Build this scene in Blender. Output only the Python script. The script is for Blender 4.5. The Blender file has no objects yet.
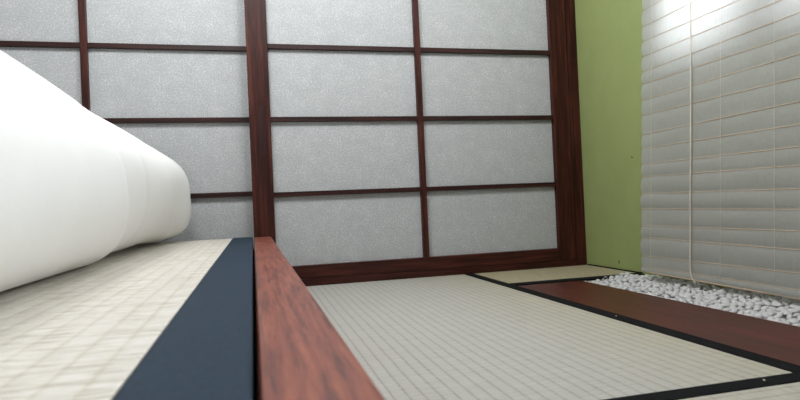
import bpy, bmesh, math, random
from mathutils import Vector, Matrix, noise
random.seed(7)
S = bpy.context.scene
COL = S.collection

# ------------------------------------------------------------------ helpers
def link(name, me, mat=None, parent=None, loc=None):
    o = bpy.data.objects.new(name, me)
    COL.objects.link(o)
    if mat is not None and me is not None:
        me.materials.append(mat)
    if parent: o.parent = parent
    if loc is not None: o.location = loc
    return o

def tag(o, label=None, cat=None, group=None, kind=None):
    if label: o['label'] = label
    if cat: o['category'] = cat
    if group: o['group'] = group
    if kind: o['kind'] = kind
    return o

def thing(name, loc, label, cat, group=None):
    o = link(name, None, loc=loc)
    o.empty_display_size = .05
    return tag(o, label, cat, group, 'thing')

def finish(bm, smooth=False):
    me = bpy.data.meshes.new('mesh')
    bmesh.ops.recalc_face_normals(bm, faces=bm.faces)
    bm.to_mesh(me); bm.free()
    if smooth:
        for p in me.polygons: p.use_smooth = True
    return me

def add_box(bm, a, b, bev=0, seg=2):
    r = bmesh.ops.create_cube(bm, size=1)
    vs = r['verts']
    c = [(a[i]+b[i])/2 for i in range(3)]; d = [abs(b[i]-a[i]) for i in range(3)]
    for v in vs: v.co = Vector([c[i]+v.co[i]*d[i] for i in range(3)])
    if bev:
        es = list({e for v in vs for e in v.link_edges})
        bmesh.ops.bevel(bm, geom=es, offset=bev, segments=seg, profile=.6, affect='EDGES')

def box(name, a, b, mat, parent=None, bev=0, seg=2, off=(0,0,0), extra=()):
    """one mesh of one or several boxes given in world coordinates; off is the parent's location"""
    bm = bmesh.new()
    for p, q in ((a, b),)+tuple(extra):
        add_box(bm, [p[i]-off[i] for i in range(3)], [q[i]-off[i] for i in range(3)], bev, seg)
    return link(name, finish(bm), mat, parent)

def structure(o, label=None):
    o['kind'] = 'structure'
    if label: o['label'] = label
    return o

# ------------------------------------------------------------------ materials
def new_mat(name):
    m = bpy.data.materials.new(name); m.use_nodes = True
    nt = m.node_tree; nt.nodes.clear()
    out = nt.nodes.new('ShaderNodeOutputMaterial')
    b = nt.nodes.new('ShaderNodeBsdfPrincipled')
    nt.links.new(b.outputs[0], out.inputs[0])
    return m, nt, b, out

def N(nt, t, **kw):
    n = nt.nodes.new(t)
    for k, v in kw.items():
        if k.startswith('i_'):
            n.inputs[k[2:].replace('_', ' ')].default_value = v
        else: setattr(n, k, v)
    return n

def math_n(nt, op, a, b=None, c=None):
    n = nt.nodes.new('ShaderNodeMath'); n.operation = op
    for i, x in enumerate((a, b, c)):
        if x is None: continue
        if hasattr(x, 'node'): nt.links.new(x, n.inputs[i])
        else: n.inputs[i].default_value = x
    return n.outputs[0]

def coords(nt, scale=(1,1,1)):
    tc = nt.nodes.new('ShaderNodeTexCoord')
    mp = nt.nodes.new('ShaderNodeMapping'); mp.inputs['Scale'].default_value = scale
    nt.links.new(tc.outputs['Object'], mp.inputs[0])
    return mp.outputs[0]

def noise_n(nt, vec, scale, detail=4, rough=.55):
    n = N(nt, 'ShaderNodeTexNoise'); n.inputs['Scale'].default_value = scale
    n.inputs['Detail'].default_value = detail; n.inputs['Roughness'].default_value = rough
    nt.links.new(vec, n.inputs['Vector']); return n.outputs['Fac']

def ramp(nt, fac, stops):
    r = nt.nodes.new('ShaderNodeValToRGB'); e = r.color_ramp.elements
    while len(e) < len(stops): e.new(.5)
    for i, (p, c) in enumerate(stops):
        e[i].position = p; e[i].color = (*c, 1)
    nt.links.new(fac, r.inputs[0]); return r.outputs[0]

def bump(nt, h, b, strength=.3, dist=.001):
    n = nt.nodes.new('ShaderNodeBump'); n.inputs['Strength'].default_value = strength
    n.inputs['Distance'].default_value = dist
    nt.links.new(h, n.inputs['Height']); nt.links.new(n.outputs[0], b.inputs['Normal'])

def wood(name, dark, mid, light, axis, rough=.45, fine=1.0, spec=.3):
    m, nt, b, _ = new_mat(name)
    sc = [90*fine]*3; sc[axis] = 5*fine
    v = coords(nt, sc)
    n1 = noise_n(nt, v, 1.0, 5, .6)
    sc2 = [420*fine]*3; sc2[axis] = 16*fine
    n2 = noise_n(nt, coords(nt, sc2), 1.0, 3, .6)
    f = math_n(nt, 'ADD', math_n(nt, 'MULTIPLY', n1, .7), math_n(nt, 'MULTIPLY', n2, .3))
    nt.links.new(ramp(nt, f, [(.34, dark), (.5, mid), (.66, light)]), b.inputs['Base Color'])
    b.inputs['Roughness'].default_value = rough
    b.inputs['Specular IOR Level'].default_value = spec
    bump(nt, f, b, .25, .0006)
    return m

def tatami(name, strand, c_dark, c_mid, c_light, period=.0175, strength=.55, warp=(.36,.34,.28,1), wpow=2.0, stem_s=700, stem_l=18, yellow_span=None):
    """woven rush: strands run along axis `strand`; ridges repeat along it, valleys run across"""
    m, nt, b, _ = new_mat(name)
    tc = nt.nodes.new('ShaderNodeTexCoord'); sx = nt.nodes.new('ShaderNodeSeparateXYZ')
    nt.links.new(tc.outputs['Object'], sx.inputs[0])
    u = sx.outputs[strand]; w = sx.outputs[1-strand]
    wob = noise_n(nt, coords(nt), 9, 2)
    uu = math_n(nt, 'ADD', u, math_n(nt, 'MULTIPLY', math_n(nt, 'SUBTRACT', wob, .5), .004))
    ph = math_n(nt, 'MULTIPLY', uu, math.pi/period)
    ridge = math_n(nt, 'POWER', math_n(nt, 'ABSOLUTE', math_n(nt, 'SINE', ph)), .5)
    # single rush stems, every second one passing under the warp half a ridge later
    st = math_n(nt, 'SINE', math_n(nt, 'MULTIPLY', w, 2*math.pi/.0026))
    ph2 = math_n(nt, 'ADD', ph, math.pi/2)
    ridge2 = math_n(nt, 'POWER', math_n(nt, 'ABSOLUTE', math_n(nt, 'SINE', ph2)), .5)
    alt = math_n(nt, 'MULTIPLY', math_n(nt, 'MAXIMUM', math_n(nt, 'MULTIPLY', st, -1), 0), .25)
    rr = math_n(nt, 'ADD', ridge, math_n(nt, 'MULTIPLY', alt, math_n(nt, 'SUBTRACT', ridge2, ridge)))
    h = math_n(nt, 'ADD', math_n(nt, 'MULTIPLY', rr, .8), math_n(nt, 'MULTIPLY', st, .14))
    sc = [stem_s]*3; sc[strand] = stem_s/stem_l
    stem = noise_n(nt, coords(nt, sc), 1, 3, .6)
    sc = [260]*3; sc[strand] = 20
    stem2 = noise_n(nt, coords(nt, sc), 1, 2, .6)
    f = math_n(nt, 'ADD', math_n(nt, 'MULTIPLY', stem, .55), math_n(nt, 'MULTIPLY', stem2, .45))
    base = ramp(nt, f, [(.32, c_dark), (.49, c_mid), (.66, c_light)])
    # warp threads in the valleys, with crease shade painted into the colour
    mix = nt.nodes.new('ShaderNodeMixRGB'); mix.blend_type = 'MULTIPLY'
    sc = [900]*3; sc[strand] = 30
    brk = noise_n(nt, coords(nt, sc), 1, 2, .6)
    nt.links.new(math_n(nt, 'MULTIPLY', math_n(nt, 'POWER', math_n(nt, 'SUBTRACT', 1, ridge), wpow), math_n(nt, 'MULTIPLY', math_n(nt, 'MAXIMUM', math_n(nt, 'SUBTRACT', brk, .3), 0), 3.2)), mix.inputs[0])
    nt.links.new(base, mix.inputs[1]); mix.inputs[2].default_value = warp
    nt.links.new(mix.outputs[0], b.inputs['Base Color'])
    if yellow_span is not None:  # matting is tinted yellower towards its right side
        yel = nt.nodes.new('ShaderNodeMixRGB'); yel.blend_type = 'MULTIPLY'; yel.inputs[2].default_value = (.98, .935, .80, 1)
        mr = nt.nodes.new('ShaderNodeMapRange'); mr.interpolation_type = 'SMOOTHSTEP'
        mr.inputs['From Min'].default_value = yellow_span[0]; mr.inputs['From Max'].default_value = yellow_span[1]
        nt.links.new(math_n(nt, 'ADD', sx.outputs[0], math_n(nt, 'MULTIPLY', math_n(nt, 'SUBTRACT', wob, .5), .12)), mr.inputs['Value'])
        nt.links.new(mr.outputs[0], yel.inputs[0]); nt.links.new(mix.outputs[0], yel.inputs[1])
        nt.links.new(yel.outputs[0], b.inputs['Base Color'])
    b.inputs['Roughness'].default_value = .6
    b.inputs['Specular IOR Level'].default_value = .3
    bump(nt, h, b, strength, .0016)
    return m

def cloth(name, c1, c2, scale=900, rough=.8, spec=.3, strength=.3):
    m, nt, b, _ = new_mat(name)
    v = coords(nt, (scale, scale, scale))
    wv = nt.nodes.new('ShaderNodeTexWave'); wv.inputs['Scale'].default_value = .6
    wv.inputs['Distortion'].default_value = 1.5; nt.links.new(v, wv.inputs[0])
    n = noise_n(nt, coords(nt), scale*.35, 3)
    f = math_n(nt, 'ADD', math_n(nt, 'MULTIPLY', wv.outputs['Fac'], .35), math_n(nt, 'MULTIPLY', n, .65))
    nt.links.new(ramp(nt, f, [(.3, c1), (.7, c2)]), b.inputs['Base Color'])
    b.inputs['Roughness'].default_value = rough; b.inputs['Specular IOR Level'].default_value = spec
    bump(nt, f, b, strength, .0005)
    return m

def plaster(name, c1, c2):
    m, nt, b, _ = new_mat(name)
    n = noise_n(nt, coords(nt), 14, 5, .6)
    nt.links.new(ramp(nt, n, [(.3, c1), (.7, c2)]), b.inputs['Base Color'])
    b.inputs['Roughness'].default_value = .75
    b.inputs['Specular IOR Level'].default_value = .25
    bump(nt, noise_n(nt, coords(nt), 260, 3), b, .15, .001)
    return m

def shoji_paper_mat():
    m, nt, b, _ = new_mat('shoji_paper')
    v = coords(nt)
    n1 = noise_n(nt, v, 260, 3, .7)
    n2 = noise_n(nt, v, 25, 4, .6)
    vo = nt.nodes.new('ShaderNodeTexVoronoi'); vo.feature = 'DISTANCE_TO_EDGE'
    vo.inputs['Scale'].default_value = 150; 
    nd = nt.nodes.new('ShaderNodeTexNoise'); nd.inputs['Scale'].default_value = 90
    nt.links.new(v, nd.inputs['Vector'])
    mx = nt.nodes.new('ShaderNodeMixRGB'); mx.inputs[0].default_value = .06
    nt.links.new(v, mx.inputs[1]); nt.links.new(nd.outputs['Color'], mx.inputs[2])
    nt.links.new(mx.outputs[0], vo.inputs['Vector'])
    fib = math_n(nt, 'SUBTRACT', 1, math_n(nt, 'MINIMUM', math_n(nt, 'MULTIPLY', vo.outputs['Distance'], 14), 1))
    f = math_n(nt, 'ADD', math_n(nt, 'MULTIPLY', n1, .75),
               math_n(nt, 'ADD', math_n(nt, 'MULTIPLY', fib, .16), math_n(nt, 'MULTIPLY', n2, .18)))
    nt.links.new(ramp(nt, f, [(.40, (.35,.362,.37)), (.56, (.43,.442,.45)), (.72, (.80,.815,.82))]), b.inputs['Base Color'])
    b.inputs['Roughness'].default_value = .6
    b.inputs['Specular IOR Level'].default_value = .3
    bump(nt, f, b, .2, .0005)
    return m

def blind_mat():
    m, nt, b, out = new_mat('blind_paper')
    v = coords(nt, (60, 60, 900))
    n = noise_n(nt, v, 1, 3, .6)
    n2 = noise_n(nt, coords(nt, (500, 500, 40)), 1, 2, .6)
    f = math_n(nt, 'ADD', math_n(nt, 'MULTIPLY', n, .5), math_n(nt, 'MULTIPLY', n2, .5))
    c = ramp(nt, f, [(.35, (.57,.575,.565)), (.65, (.67,.675,.665))])
    d = nt.nodes.new('ShaderNodeBsdfDiffuse'); t = nt.nodes.new('ShaderNodeBsdfTranslucent'); tr = nt.nodes.new('ShaderNodeBsdfTransparent')
    mu = nt.nodes.new('ShaderNodeMixRGB'); mu.blend_type = 'MULTIPLY'; mu.inputs[0].default_value = 1; mu.inputs[2].default_value = (.76, .76, .735, 1)
    nt.links.new(c, mu.inputs[1])
    nt.links.new(mu.outputs[0], d.inputs[0]); nt.links.new(c, t.inputs[0])
    m1 = nt.nodes.new('ShaderNodeMixShader'); m1.inputs[0].default_value = .40
    nt.links.new(d.outputs[0], m1.inputs[1]); nt.links.new(t.outputs[0], m1.inputs[2])
    m2 = nt.nodes.new('ShaderNodeMixShader'); m2.inputs[0].default_value = .06
    nt.links.new(m1.outputs[0], m2.inputs[1]); nt.links.new(tr.outputs[0], m2.inputs[2])
    nt.links.new(m2.outputs[0], out.inputs[0])
    return m

def glass_mat():
    m, nt, b, out = new_mat('window_glass')
    tr = nt.nodes.new('ShaderNodeBsdfTransparent'); g = nt.nodes.new('ShaderNodeBsdfGlossy')
    g.inputs['Roughness'].default_value = .02
    fr = nt.nodes.new('ShaderNodeFresnel'); fr.inputs[0].default_value = 1.45
    mx = nt.nodes.new('ShaderNodeMixShader')
    nt.links.new(fr.outputs[0], mx.inputs[0]); nt.links.new(tr.outputs[0], mx.inputs[1]); nt.links.new(g.outputs[0], mx.inputs[2])
    nt.links.new(mx.outputs[0], out.inputs[0]); return m

def plain(name, c, rough=.6):
    m, nt, b, _ = new_mat(name)
    n = noise_n(nt, coords(nt), 60, 3)
    nt.links.new(ramp(nt, n, [(.3, tuple(x*.9 for x in c)), (.7, tuple(min(1, x*1.08) for x in c))]), b.inputs['Base Color'])
    b.inputs['Roughness'].default_value = rough; return m

RD, RM, RL = (.012,.0035,.003), (.040,.0095,.0068), (.090,.024,.015)
M_wz = wood('red_brown_timber_upright', RD, RM, RL, 2, .45, spec=.22)
M_wx = wood('red_brown_timber_level', RD, RM, RL, 0, .45, spec=.22)
M_wy = wood('red_brown_timber_board', (.026,.007,.005), (.070,.016,.010), (.125,.030,.018), 1, .42, spec=.3)
M_bed = wood('reddish_bed_timber', (.060,.020,.020), (.20,.058,.038), (.31,.098,.060), 1, .42, fine=2.3)
M_bedx = wood('reddish_bed_timber_level', (.060,.020,.020), (.20,.058,.038), (.31,.098,.060), 0, .38, fine=1.3)
M_tenon = wood('dark_tenon_timber', RD, (.032,.010,.008), (.07,.022,.016), 2, .45)
M_bar = wood('dark_bar_timber', (.008,.003,.0025), (.024,.0065,.005), (.052,.014,.010), 0, .45)
M_paper = shoji_paper_mat()
M_green = plaster('green_plaster', (.245,.295,.110), (.27,.32,.125))
M_white = plaster('grey_plaster', (.30,.30,.29), (.35,.35,.34))
M_ceil = wood('ceiling_boards', (.12,.09,.07), (.2,.155,.12), (.28,.22,.17), 0, .6, fine=.5)
M_tat_x = tatami('rush_matting_across', 0, (.385,.377,.345), (.44,.434,.405), (.49,.483,.455), strength=.75, yellow_span=(.17, .48))
M_tat_bed = tatami('rush_matting_bed', 0, (.28,.215,.14), (.57,.54,.49), (.72,.695,.665), period=.018, strength=.5, warp=(.72,.66,.54,1), wpow=1.8, stem_s=480, stem_l=9)
M_tat_y = tatami('rush_matting_along', 1, (.29,.255,.155), (.38,.34,.22), (.45,.41,.285))
M_tat_near = tatami('rush_matting_near', 1, (.35,.335,.27), (.44,.425,.365), (.50,.485,.43))
M_border = cloth('black_border_cloth', (.003,.0035,.004), (.008,.0085,.010), 1500, .85, .12)
M_blue = cloth('indigo_border_cloth', (.015,.025,.040), (.031,.051,.076), 1400, .8, .12)
M_futon = plaster('white_cotton', (.87,.87,.865), (.89,.89,.885))
M_blind = blind_mat()
M_splint = plain('bamboo_splint', (.50,.375,.26), .55)
M_cord = plain('cotton_cord', (.66,.60,.52), .7)
M_thread = plain('binding_thread', (.74,.72,.68), .7)
M_glass = glass_mat()
M_peb = plain('white_pebble', (.56,.56,.56), .5)
M_core = plain('straw_core', (.30,.24,.15), .9)
M_sub = plain('subfloor_boards', (.10,.07,.05), .8)
M_crumb = plain('pale_crumb', (.75,.68,.55), .8)
M_mark = plain('brown_scuff', (.07,.05,.03), .8)

# ------------------------------------------------------------------ layout (metres)
H = .22                      # lens height over the matting
D = 1.676                    # room-side face of the front screen
XL, XR = -.975, 1.04         # side walls
YB, YF = -1.7, 1.80          # back wall, wall carrying the screens
ZC = 2.35
FL = -.055                   # sub floor under the mats
WZ0, WZ1 = .53, 1.95        # windows

structure(box('floor', (XL-.1, YB-.1, FL-.06), (XR+.1, YF+.1, FL), M_sub))
structure(box('ceiling', (XL-.1, YB-.1, ZC), (XR+.1, YF+.1, ZC+.06), M_ceil))
structure(box('wall_left', (XL-.1, YB-.1, FL), (XL, YF+.1, ZC), M_white))
structure(box('wall_back', (XL, YB-.1, FL), (XR, YB, ZC), M_white))
structure(box('wall_front', (XL, YF, FL), (XR, YF+.1, ZC), M_white, extra=(((XL, D-.01, 1.87), (XR, YF, ZC)),)))
# right wall with two window openings
W1, W2 = (.52, 1.245), (-1.45, .30)
wr = structure(box('wall_right', (XR, YB-.1, FL), (XR+.1, YF+.1, WZ0), M_green, extra=(
    ((XR, YB-.1, WZ1), (XR+.1, YF+.1, ZC)),
    ((XR, YB-.1, WZ0), (XR+.1, W2[0], WZ1)),
    ((XR, W2[1], WZ0), (XR+.1, W1[0], WZ1)),
    ((XR, W1[1], WZ0), (XR+.1, YF+.1, WZ1)))))
def scuff(y, z, ry, rz):
    bm = bmesh.new(); bmesh.ops.create_icosphere(bm, subdivisions=2, radius=1)
    for v in bm.verts: v.co = Vector((XR+v.co.x*.0006, y+v.co.y*ry, z+v.co.z*rz+v.co.y*ry*.25))
    link('scuff', finish(bm, True), M_mark, wr)
scuff(1.427, .325, .0045, .0022); scuff(1.51, .023, .003, .006)

def window(n, y0, y1, muls, mw=.02):
    w = structure(link('window_%d' % n, None, loc=(XR+.05, (y0+y1)/2, WZ0)))
    off = w.location
    e = .035
    ex = [((XR+.03, y0, WZ1-e), (XR+.08, y1, WZ1)), ((XR+.03, y0, WZ0+e), (XR+.08, y0+e, WZ1-e)), ((XR+.03, y1-e, WZ0+e), (XR+.08, y1, WZ1-e))]
    for m in muls: ex.append(((XR+.03, m-mw, WZ0+e), (XR+.08, m+mw, WZ1-e)))
    f = box('window_frame', (XR+.03, y0, WZ0), (XR+.08, y1, WZ0+e), M_wy, w, .002, 1, off, ex)
    box('window_pane', (XR+.052, y0+e, WZ0+e), (XR+.055, y1-e, WZ1-e), M_glass, w, 0, 1, off)
window(1, *W1, (.935,), .045)  # centre post made extra wide to darken the blind in front of it
window(2, *W2, (-.58,))

# --- timber surround of the screens
structure(box('trim_1', (-.9275, D+.001, 0), (1.0018, YF, .020), M_wx, bev=.002))                # threshold
structure(box('trim_2', (1.0022, D+.004, 0.0002), (XR-.0005, YF, 1.80), M_wz, bev=.002))     # right post
structure(box('trim_3', (XL+.0005, D+.004, .0002), (-.928, YF, 1.80), M_wz, bev=.002))    # left post
structure(box('trim_4', (XL, D-.02, 1.801), (XR, YF, 1.869), M_wx, bev=.002))             # lintel
structure(box('floor_frame', (XL, D, FL), (XR, YF, 0), M_sub))
structure(box('dark_strip_right', (XR-.005, 1.405, 0.0), (XR-.0002, D-.005, .003), M_border))  # thin dark strip along the wall foot beside the far mat

# ------------------------------------------------------------------ sliding screens
RAIL = .0135
def screen(x0, x1, yfront, label, pulls=(), dz=(0, 0)):
    """yfront: room-side face. stile / rails 32 mm deep, bars 14 mm deep, paper glued behind"""
    t = thing('shoji_screen', ((x0+x1)/2, yfront+.016, .0205), label, 'sliding screen')
    off = t.location
    sw = .0575
    yb = yfront+.028
    zt = 1.80
    for a, b in ((x0, x0+sw+.0012), (x1-sw, x1)):
        s = box('stile', (a, yfront, .0205), (b, yb, zt), M_wz, t, .002, 2, off)
        if pulls and a == x0:
            box('tenon_end', (x0+.026, yfront-.0004, .37), (x0+.040, yfront+.004, .512), M_tenon, s, .0003, 1, off)
    ix0, ix1 = x0+sw+.0012, x1-sw
    box('bottom_rail', (ix0, yfront+.0006, .0208), (ix1, yb, .0586), M_wx, t, .0015, 2, off)
    box('top_rail', (ix0, yfront+.0006, 1.755), (ix1, yb, zt), M_wx, t, .0015, 2, off)
    xm = (ix0+ix1)/2
    zs = [.2706+dz[0], .4845+dz[1], .6925, .903, 1.114, 1.325, 1.536]
    cuts = [.0586]+sum([[z-RAIL, z] for z in zs], [])+[1.755]
    box('upright_bar', (xm-.0088, yfront+.002, .0586), (xm+.0088, yfront+.016, 1.755), M_wz, t, .001, 2, off)
    for z in zs:
        box('level_bar', (ix0, yfront+.004, z-RAIL), (xm-.0089, yfront+.016, z), M_bar, t, .0008, 2, off,
            extra=(((xm+.0089, yfront+.004, z-RAIL), (ix1, yfront+.016, z)),))
    box('paper_sheet', (ix0, yfront+.0162, .0588), (ix1, yfront+.0182, 1.7548), M_paper, t, 0, 1, off)
screen(0.0, .9995, D, 'front sliding paper screen with joint mark on its wide stile, beside the green wall', pulls=True)
screen(-.9275, .0815, D+.032, 'rear sliding paper screen on the left, partly hidden behind the white bedding roll', (), (.0065, .0045))

# ------------------------------------------------------------------ floor mats
def mat_thing(x0, x1, y0, y1, matl, label, borders, z=0.0):
    t = thing('tatami_mat', ((x0+x1)/2, (y0+y1)/2, FL), label, 'tatami mat', 'tatami mats on the floor')
    off = t.location
    box('straw_core', (x0, y0, FL), (x1, y1, -.004), M_core, t, 0, 1, off)
    bx0, bx1, by0, by1 = x0, x1, y0, y1
    for side, w in borders:
        if side == 'E': bx1 -= w
        if side == 'W': bx0 += w
        if side == 'N': by1 -= w
        if side == 'S': by0 += w
    box('rush_surface', (bx0, by0, -.004), (bx1, by1, 0), matl, t, .001, 2, off)
    for side, w in borders:
        a, b = {'E': ((x1-w, y0), (x1, y1)), 'W': ((x0, y0), (x0+w, y1)), 'N': ((bx0, y1-w), (bx1, y1)), 'S': ((bx0, y0), (bx1, y0+w))}[side]
        box('border_cloth', (a[0], a[1], -.004), (b[0], b[1], .0012), M_border, t, .001, 2, off)
mat_thing(-.28, .6432, .5585, D-.003, M_tat_x, 'large pale tatami mat in the middle of the floor between bed and dark board', (('E', .029), ('W', .029)))
mat_thing(-.28, .6432, -.60, .558, M_tat_near, 'tatami mat with black end border, only its far corner showing beyond the large mat', (('N', .0265), ('E', .029), ('W', .029)))
mat_thing(.6435, XR-.0055, 1.380, D-.003, M_tat_y, 'small narrow tatami mat along the screen in the far corner by the green wall', (('S', .037),))
mat_thing(XL+.002, -.2805, -.60, D-.003, M_tat_y, 'tatami mat under the bed platform along the left wall', (('E', .029),))
structure(box('floor_rear', (XL, YB, FL), (XR, -.6005, 0), M_wx))

tag(box('floor_plank', (.6437, -.598, FL), (.8335, 1.3795, -.001), M_wy, None, .002), 'dark red-brown wooden plank between the tatami and the white pebbles', 'plank', None, 'thing')

# ------------------------------------------------------------------ pebbles
PX0, PX1, PY0, PY1 = .836, XR-.002, -.59, 1.405
structure(box('floor_gravel_tray', (.8336, -.598, FL), (XR-.0001, 1.3795, FL+.020), M_sub))
rnd = random.Random(11)
def pebble_mesh(seed, sub=2):
    bm = bmesh.new(); bmesh.ops.create_icosphere(bm, subdivisions=sub, radius=1)
    o = Vector((seed*3.7, seed*1.3, seed*.7))
    for v in bm.verts:
        n = v.co.normalized()
        d = 1+.22*noise.noise(n*1.1+o)+.10*noise.noise(n*2.3+o)
        v.co = n*d
    return finish(bm, True)
shapes = [pebble_mesh(i+1) for i in range(9)]
for s in shapes: s.materials.append(M_peb)
def relax(pts, rad, it, box4):
    x0, x1, y0, y1 = box4
    for _ in range(it):
        cell = {}
        for i, p in enumerate(pts): cell.setdefault((int(p[0]/.03), int(p[1]/.03)), []).append(i)
        for i, p in enumerate(pts):
            cx, cy = int(p[0]/.03), int(p[1]/.03)
            for a in (-1, 0, 1):
                for b in (-1, 0, 1):
                    for j in cell.get((cx+a, cy+b), ()):
                        if j <= i: continue
                        q = pts[j]; dx, dy = q[0]-p[0], q[1]-p[1]
                        d = math.hypot(dx, dy) or 1e-5; m = rad[i]+rad[j]-d
                        if m > 0:
                            dx, dy = dx/d*m*.5, dy/d*m*.5
                            p[0] -= dx; p[1] -= dy; q[0] += dx; q[1] += dy
        for i, p in enumerate(pts):
            p[0] = min(max(p[0], x0+rad[i]), x1-rad[i]); p[1] = min(max(p[1], y0+rad[i]), y1-rad[i])
def ground_z(x, y):                 # the heap is a little higher towards the wall and against the far mat
    t = (x-PX0)/(PX1-PX0)
    return -.0125+.012*min(1, t*1.6)+.004*noise.noise(Vector((x*14, y*14, 3)))
VIEW = (PX0, .988, .735, 1.392)
SZ = (.0056, .0064, .0071, .0078, .0086)
NTOP = int(.83*(VIEW[1]-VIEW[0])*(VIEW[3]-VIEW[2])/(sum(math.pi*r*r for r in SZ)/5))
rad = [rnd.choice(SZ) for _ in range(NTOP)]
pts = [[rnd.uniform(VIEW[0], VIEW[1]), rnd.uniform(VIEW[2], VIEW[3])] for _ in rad]
relax(pts, rad, 160, VIEW)
top = sorted(zip(pts, rad), key=lambda t: t[0][1])
bm = bmesh.new()
def lump(bm, x, y, z, r, sub):
    res = bmesh.ops.create_icosphere(bm, subdivisions=sub, radius=1)
    st = rnd.uniform(1.0, 1.3)
    mt = (Matrix.Translation((x, y, z)) @ Matrix.Rotation(rnd.uniform(0, 6.28), 4, 'Z') @ Matrix.Rotation(rnd.uniform(-.35, .35), 4, 'X')
          @ Matrix.Diagonal((r*st*.97, r/st*1.03, r*rnd.uniform(.5, .8), 1)))
    o = Vector((rnd.uniform(0, 50), 0, 0))
    for v in res['verts']:
        n = v.co.normalized(); v.co = mt @ (n*(1+.22*noise.noise(n*1.1+o)+.1*noise.noise(n*2.3+o)))
PL = 'smooth white pebble in the near part of the pebble strip below the paper blind'
for n, ((x, y), r) in enumerate(top):
    z = ground_z(x, y)+rnd.uniform(-.002, .0035)+(.004 if y > 1.376 else 0)
    if n >= 300:
        lump(bm, x, y, z, r, 2); continue
    o = link('pebble', shapes[rnd.randrange(9)])
    st = rnd.uniform(1.0, 1.3)
    o.scale = (r*st*.97, r/st*1.03, r*rnd.uniform(.5, .8))
    o.rotation_euler = (rnd.uniform(-.35, .35), rnd.uniform(-.35, .35), rnd.uniform(0, 6.28))
    o.location = (x, y, z)
    tag(o, PL, 'pebble', 'white pebbles beneath the blind', 'thing')
g = .0135
for j in range(int((1.378-.45)/g)):
    for i in range(int((PX1-PX0)/g)+1):
        x = PX0+.0095+i*g+(g/2 if j % 2 else 0)+rnd.uniform(-.002, .002); y = .45+j*g+rnd.uniform(-.002, .002)
        if x > PX1-.0105: continue
        inview = x < VIEW[1]-.003 and y > VIEW[2]+.003
        lump(bm, x, y, ground_z(x, y)-(.0135 if inview else rnd.uniform(-.002, .003)), rnd.uniform(.0066, .0082), 1 if inview else 2)
tag(link('pebble_bed', finish(bm, True), M_peb), 'bed of white pebbles filling the strip along the wall, below and beyond the near loose ones', 'pebbles', None, 'stuff')

# ------------------------------------------------------------------ paper blind
lines = [(.6922,-.01),(.6489,-.02),(.6117,.004),(.5728,-.007),(.5328,-.015),(.5014,0),(.46,-.007),(.4217,.004),(.3715,-.010),(.3359,.004),
         (.2951,.003),(.2639,.010),(.2211,.010),(.1826,.008),(.1383,-.004),(.11,.010),(.0629,-.001),(.0373,.010),(.0231,.016)]
up = []
z = .6922
while z < 2.02:
    z += rnd.uniform(.034, .046); up.append((z, rnd.uniform(-.006, .006)))
lines = list(reversed(up))+lines
YA, YZ = 1.291, .43                     # far and near edge
def bx(z): return .9545+(min(z, .9)-.03)*(.0415/.69)
blind = thing('paper_blind', (1.0, .9, 2.0), 'cream translucent paper blind with thin bamboo splints over the window on the green wall', 'blind')
bo = blind.location
rb = random.Random(5)
bm = bmesh.new()
NY = 60; NS = 8
rows = []
for li in range(len(lines)-1):
    (za, sa), (zb, sb) = lines[li], lines[li+1]
    amp = (.0036 if za < .3 else .0023)*(.7+.6*rb.random()); 
    if za-zb < .03: amp *= .6
    for s in range(NS if li < len(lines)-2 else NS+1):
        t = s/NS
        row = []
        for j in range(NY+1):
            y = YA+(YZ-YA)*j/NY
            z = (za+sa*(y-1.3)*1)*(1-t)+(zb+sb*(y-1.3))*t
            b = amp*math.sin(math.pi*t)**.8*(1+.5*noise.noise(Vector((y*5, z*9, li*1.7))))
            w = .0015*noise.noise(Vector((y*16, z*30, 2)))
            row.append(bm.verts.new(Vector((bx(z)-b+w, y+ (.0012*math.sin(math.pi*t) if j == 0 else 0), z))-bo))
        rows.append(row)
for a, b in zip(rows, rows[1:]):
    for j in range(NY): bm.faces.new((a[j], a[j+1], b[j+1], b[j]))
link('paper_sheet', finish(bm, True), M_blind, blind)
def tube(name, path, r, mat, parent, off, seg=6):
    bm = bmesh.new(); rings = []
    for i, p in enumerate(path):
        p = Vector(p)-off
        d = (Vector(path[min(i+1, len(path)-1)])-Vector(path[max(i-1, 0)])).normalized()
        u = d.cross(Vector((.3, .5, .8) if abs(d.z) < .8 else (1, 0, 0))).normalized(); w = d.cross(u)
        rings.append([bm.verts.new(p+(u*math.cos(a)+w*math.sin(a))*r) for a in [2*math.pi*k/seg for k in range(seg)]])
    for a, b in zip(rings, rings[1:]):
        for k in range(seg): bm.faces.new((a[k], a[(k+1) % seg], b[(k+1) % seg], b[k]))
    bm.faces.new(rings[0]); bm.faces.new(rings[-1])
    return link(name, finish(bm, True), mat, parent)
for z0, s in lines[:-1]:
    pth = [(bx(z0)-.0006, YA+(YZ-YA)*j/20, z0+s*(YA+(YZ-YA)*j/20-1.3)) for j in range(21)]
    tube('splint', pth, .0009, M_splint, blind, bo)
tube('hem_rod', [(bx(.02)-.001, YA-.02+(YZ-YA)*j/20, .0231+.016*(YA+(YZ-YA)*j/20-1.3)+.001) for j in range(21)], .0016, M_splint, blind, bo)
for y in (1.252, 1.03, .898, .77, .62, .50):
    tube('binding_thread', [(bx(z)-.0042, y, z) for z in [2.0-.0352*i for i in range(57)]], .00028, M_thread, blind, bo)
tube('pull_cord', [(bx(z)-.008, 1.113, z) for z in [2.0-.03*i for i in range(66)]]+[(bx(.04)-.007, 1.112, .032), (bx(.03)-.006, 1.107, .024), (bx(.03)-.006, 1.100, .017)], .0013, M_cord, blind, bo, 8)
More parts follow.
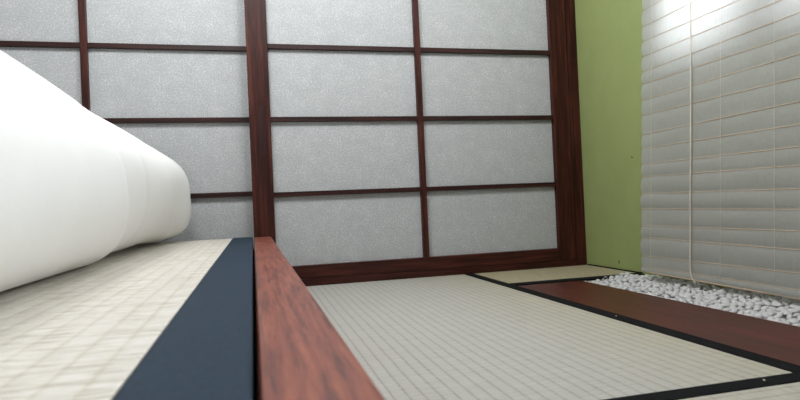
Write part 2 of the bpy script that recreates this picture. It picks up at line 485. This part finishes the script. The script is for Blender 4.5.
box('head_rail', (.985, YZ-.005, 1.995), (XR-.0005, YA+.005, 2.03), M_wy, blind, .002, 1, bo)

# ------------------------------------------------------------------ bed platform
HP = .149
XE0, XE1 = -.0005, .0462
bed = thing('bed_platform', (-.45, .5, 0), 'low reddish wooden bed frame holding the tatami, rounded rail toward the floor mats', 'bed')
bo = bed.location
YE, YN, XW = 1.646, -.55, -.94
def rail(name, a, b, mat, bev):
    return box(name, a, b, mat, bed, bev, 4, bo)
rail('side_rail', (XE0, YN, .012), (XE1, YE, HP), M_bed, .006)
rail('side_rail', (XW, YN, .012), (XW+.045, YE, HP), M_bed, .006)
rail('end_rail', (XW+.0455, YE-.022, .012), (XE0-.0005, YE, HP-.03), M_bedx, .004)
rail('end_rail', (XW+.0455, YN, .012), (XE0-.0005, YN+.022, HP-.03), M_bedx, .004)
box('slat_base', (XW+.0455, YN+.0225, .062), (XE0-.0005, YE-.0225, .080), M_bedx, bed, 0, 1, bo)
for x in (XW+.05, XE0-.055):
    for y in (YN+.03, YE-.08):
        box('leg', (x, y, .0015), (x+.05, y+.05, .062), M_bed, bed, .002, 1, bo)
tm = thing('tatami_mat', (-.45, .5, .0802), 'light tatami mat with wide indigo cloth border lying in the bed frame', 'tatami mat')
to = tm.location
X0, X1 = XW+.047, XE0-.0028
box('straw_core', (X0, YN+.024, .0805), (X1, YE-.004, HP-.006), M_core, tm, 0, 1, to)
box('rush_surface', (X0+.05, YN+.024, HP-.006), (-.0568, YE-.004, HP), M_tat_bed, tm, .002, 2, to)
box('border_cloth', (-.0568, YN+.024, HP-.040), (X1, YE-.003, HP+.0014), M_blue, tm, .0042, 4, to)
box('border_cloth', (X0, YN+.024, HP-.006), (X0+.05, YE-.003, HP+.0012), M_blue, tm, .002, 2, to)

# ------------------------------------------------------------------ rolled bedding
R0, CX = .1192, -.2725
def sstep(t): t = min(1, max(0, t)); return t*t*(3-2*t)
bm = bmesh.new()
NT, NYR = 120, 220
y0, y1 = .12, 1.64
def roll_r(th, y):
    """th measured from +x (towards the floor mats), positive upward"""
    low = min(1, max(0, -th/(math.pi/2))) if th < 0 and th > -math.pi else 0
    top = max(0, math.sin(th)) if math.cos(th) > -.3 else 1
    b1 = .79+.22*low-.10*max(0, math.sin(th)); b2 = 1.28+.34*low-.12*max(0, math.sin(th))
    f = 1-.9*sstep((th+.25)/.9)
    r = R0+.002
    r -= .0085*f*sstep((y-b1)/.012)
    r -= .0045*f*sstep((y-b2)/.010)
    # soft sag of the wrapping and long creases
    r += .0026*noise.noise(Vector((y*2.2, math.cos(th)*1.2, math.sin(th)*1.2)))
    r += -.0+.0004*noise.noise(Vector((y*9+th*3, math.cos(th)*2, math.sin(th)*2+7)))
    for yc, am, sl in ((.98, .0022, .10), (1.12, .0018, .16), (1.40, .0022, .12), (.62, .0016, .2), (1.50, .0016, .05)):
        d = y-(yc-sl*math.sin(th)); r -= am*math.exp(-(d/.016)**2)*(.5+.5*math.sin(th*1.3+yc*9))
    r += .022*sstep((y-1.36)/.22)*math.exp(-((th+.75)/.55)**2)
    r -= .0042*math.exp(-((y-.86)/.17)**2)*math.exp(-((th-.95)/.5)**2)
    e = y1-y
    if e < .016: r -= .016*(1-math.sqrt(max(0, 1-((.016-e)/.016)**2)))*.85
    e = y-y0
    if e < .03: r -= .03*(1-math.sqrt(max(0, 1-((.03-e)/.03)**2)))
    return r
rings = []
for j in range(NYR+1):
    y = y0+(y1-y0)*j/NYR
    if j > NYR-14:                      # closer rings round the end
        y = y1-.016*(1-math.sin(math.pi/2*(j-(NYR-14))/14))
        y = max(y, y0+(y1-y0)*(NYR-14)/NYR+.001*(j-(NYR-14)))
    ring = []
    for i in range(NT):
        th = -math.pi+2*math.pi*i/NT
        r = roll_r(th, y)
        x = CX+r*math.cos(th)*1.0; z = HP+R0+r*math.sin(th)
        zf = HP+.0012                    # it flattens where it lies on the mat
        if z < zf: z = zf-.0+.0002*noise.noise(Vector((y*20, x*20, 0)))
        ring.append(bm.verts.new((x-CX, y-.86, z-HP)))
    rings.append(ring)
for a, b in zip(rings, rings[1:]):
    for i in range(NT): bm.faces.new((a[i], a[(i+1) % NT], b[(i+1) % NT], b[i]))
for ring, sgn in ((rings[0], -1), (rings[-1], 1)):   # ends show the spiral of the wound layers
    prev = ring; K = 14
    c = sum((v.co for v in ring), Vector())/NT
    for kx in range(1, K):
        cur = []
        for i, v in enumerate(ring):
            f = 1-kx/K
            ph = (f*4.5+i/NT) % 1
            g_ = .012*(math.exp(-((ph-.5)/.16)**2))
            p = c+(v.co-c)*f; p.y = v.co.y-sgn*g_
            cur.append(bm.verts.new(p))
        for i in range(NT): bm.faces.new((prev[i], prev[(i+1) % NT], cur[(i+1) % NT], cur[i]))
        prev = cur
    bm.faces.new(prev)
fr = link('bedding_roll', finish(bm, True), M_futon, None, (CX, .86, HP))
tag(fr, 'thick white cotton bedding rolled up and lying on the tatami of the bed', 'bedding', None, 'thing')

# crumbs on the black borders
for x, y, lab in ((.628, .928, 'pale crumb on the black mat border beside the dark plank'), (.556, .545, 'pale crumb on the black end border of the nearest floor mat')):
    bm = bmesh.new(); bmesh.ops.create_icosphere(bm, subdivisions=2, radius=1)
    for v in bm.verts: v.co *= 1+.3*noise.noise(v.co*1.4+Vector((x*30, 0, 0)))
    o = link('crumb', finish(bm, True), M_crumb, None, (x, y, .0022)); o.scale = (.0016, .0012, .0010)
    tag(o, lab, 'crumb', None, 'thing')

# ------------------------------------------------------------------ daylight and added lamps
w = bpy.data.worlds.new('overcast_sky'); S.world = w; w.use_nodes = True
nt = w.node_tree; bg = nt.nodes['Background']
bg.inputs[0].default_value = (.90, .96, 1.0, 1); bg.inputs[1].default_value = 6.4
def portal(name, y0, y1):
    l = bpy.data.lights.new(name, 'AREA'); l.shape = 'RECTANGLE'; l.size = WZ1-WZ0; l.size_y = y1-y0
    l.cycles.is_portal = True
    o = bpy.data.objects.new(name, l); COL.objects.link(o)
    o.matrix_world = Matrix.Translation((XR+.09, (y0+y1)/2, (WZ0+WZ1)/2)) @ Matrix.Rotation(math.pi/2, 4, 'Y')
portal('window_daylight', *W1); portal('window_daylight', *W2)

for lx, le in ((-.18, 16), (.36, 13)):               # two added, unseen lamps that brighten the upper screens
    l = bpy.data.lights.new('added_lamp', 'POINT'); l.energy = le; l.shadow_soft_size = .18; l.color = (.975, .99, 1)
    o = bpy.data.objects.new('added_lamp', l); COL.objects.link(o); o.location = (lx, .93, 1.26)

# ------------------------------------------------------------------ camera
cd = bpy.data.cameras.new('camera'); cam = bpy.data.objects.new('camera', cd); COL.objects.link(cam)
r = Vector((0.968558, -0.244806, -0.044323)); u = Vector((0.040956, -0.018827, 0.998984)); f = Vector((0.245392, 0.969389, 0.008209))
cam.matrix_world = Matrix(((r.x, u.x, -f.x, 0), (r.y, u.y, -f.y, 0), (r.z, u.z, -f.z, H), (0, 0, 0, 1)))
cd.sensor_width = 36; cd.lens = 582/800*36; cd.clip_start = .01
cd.dof.use_dof = True; cd.dof.focus_distance = 1.5; cd.dof.aperture_fstop = 13
S.camera = cam
S.view_settings.view_transform = 'Standard'; S.view_settings.look = 'None'
S.view_settings.gamma = 1; S.view_settings.use_curve_mapping = False
S.view_settings.exposure = 0.85
S.cycles.use_denoising = True
S.cycles.max_bounces = 16; S.cycles.diffuse_bounces = 10; S.cycles.transparent_max_bounces = 12
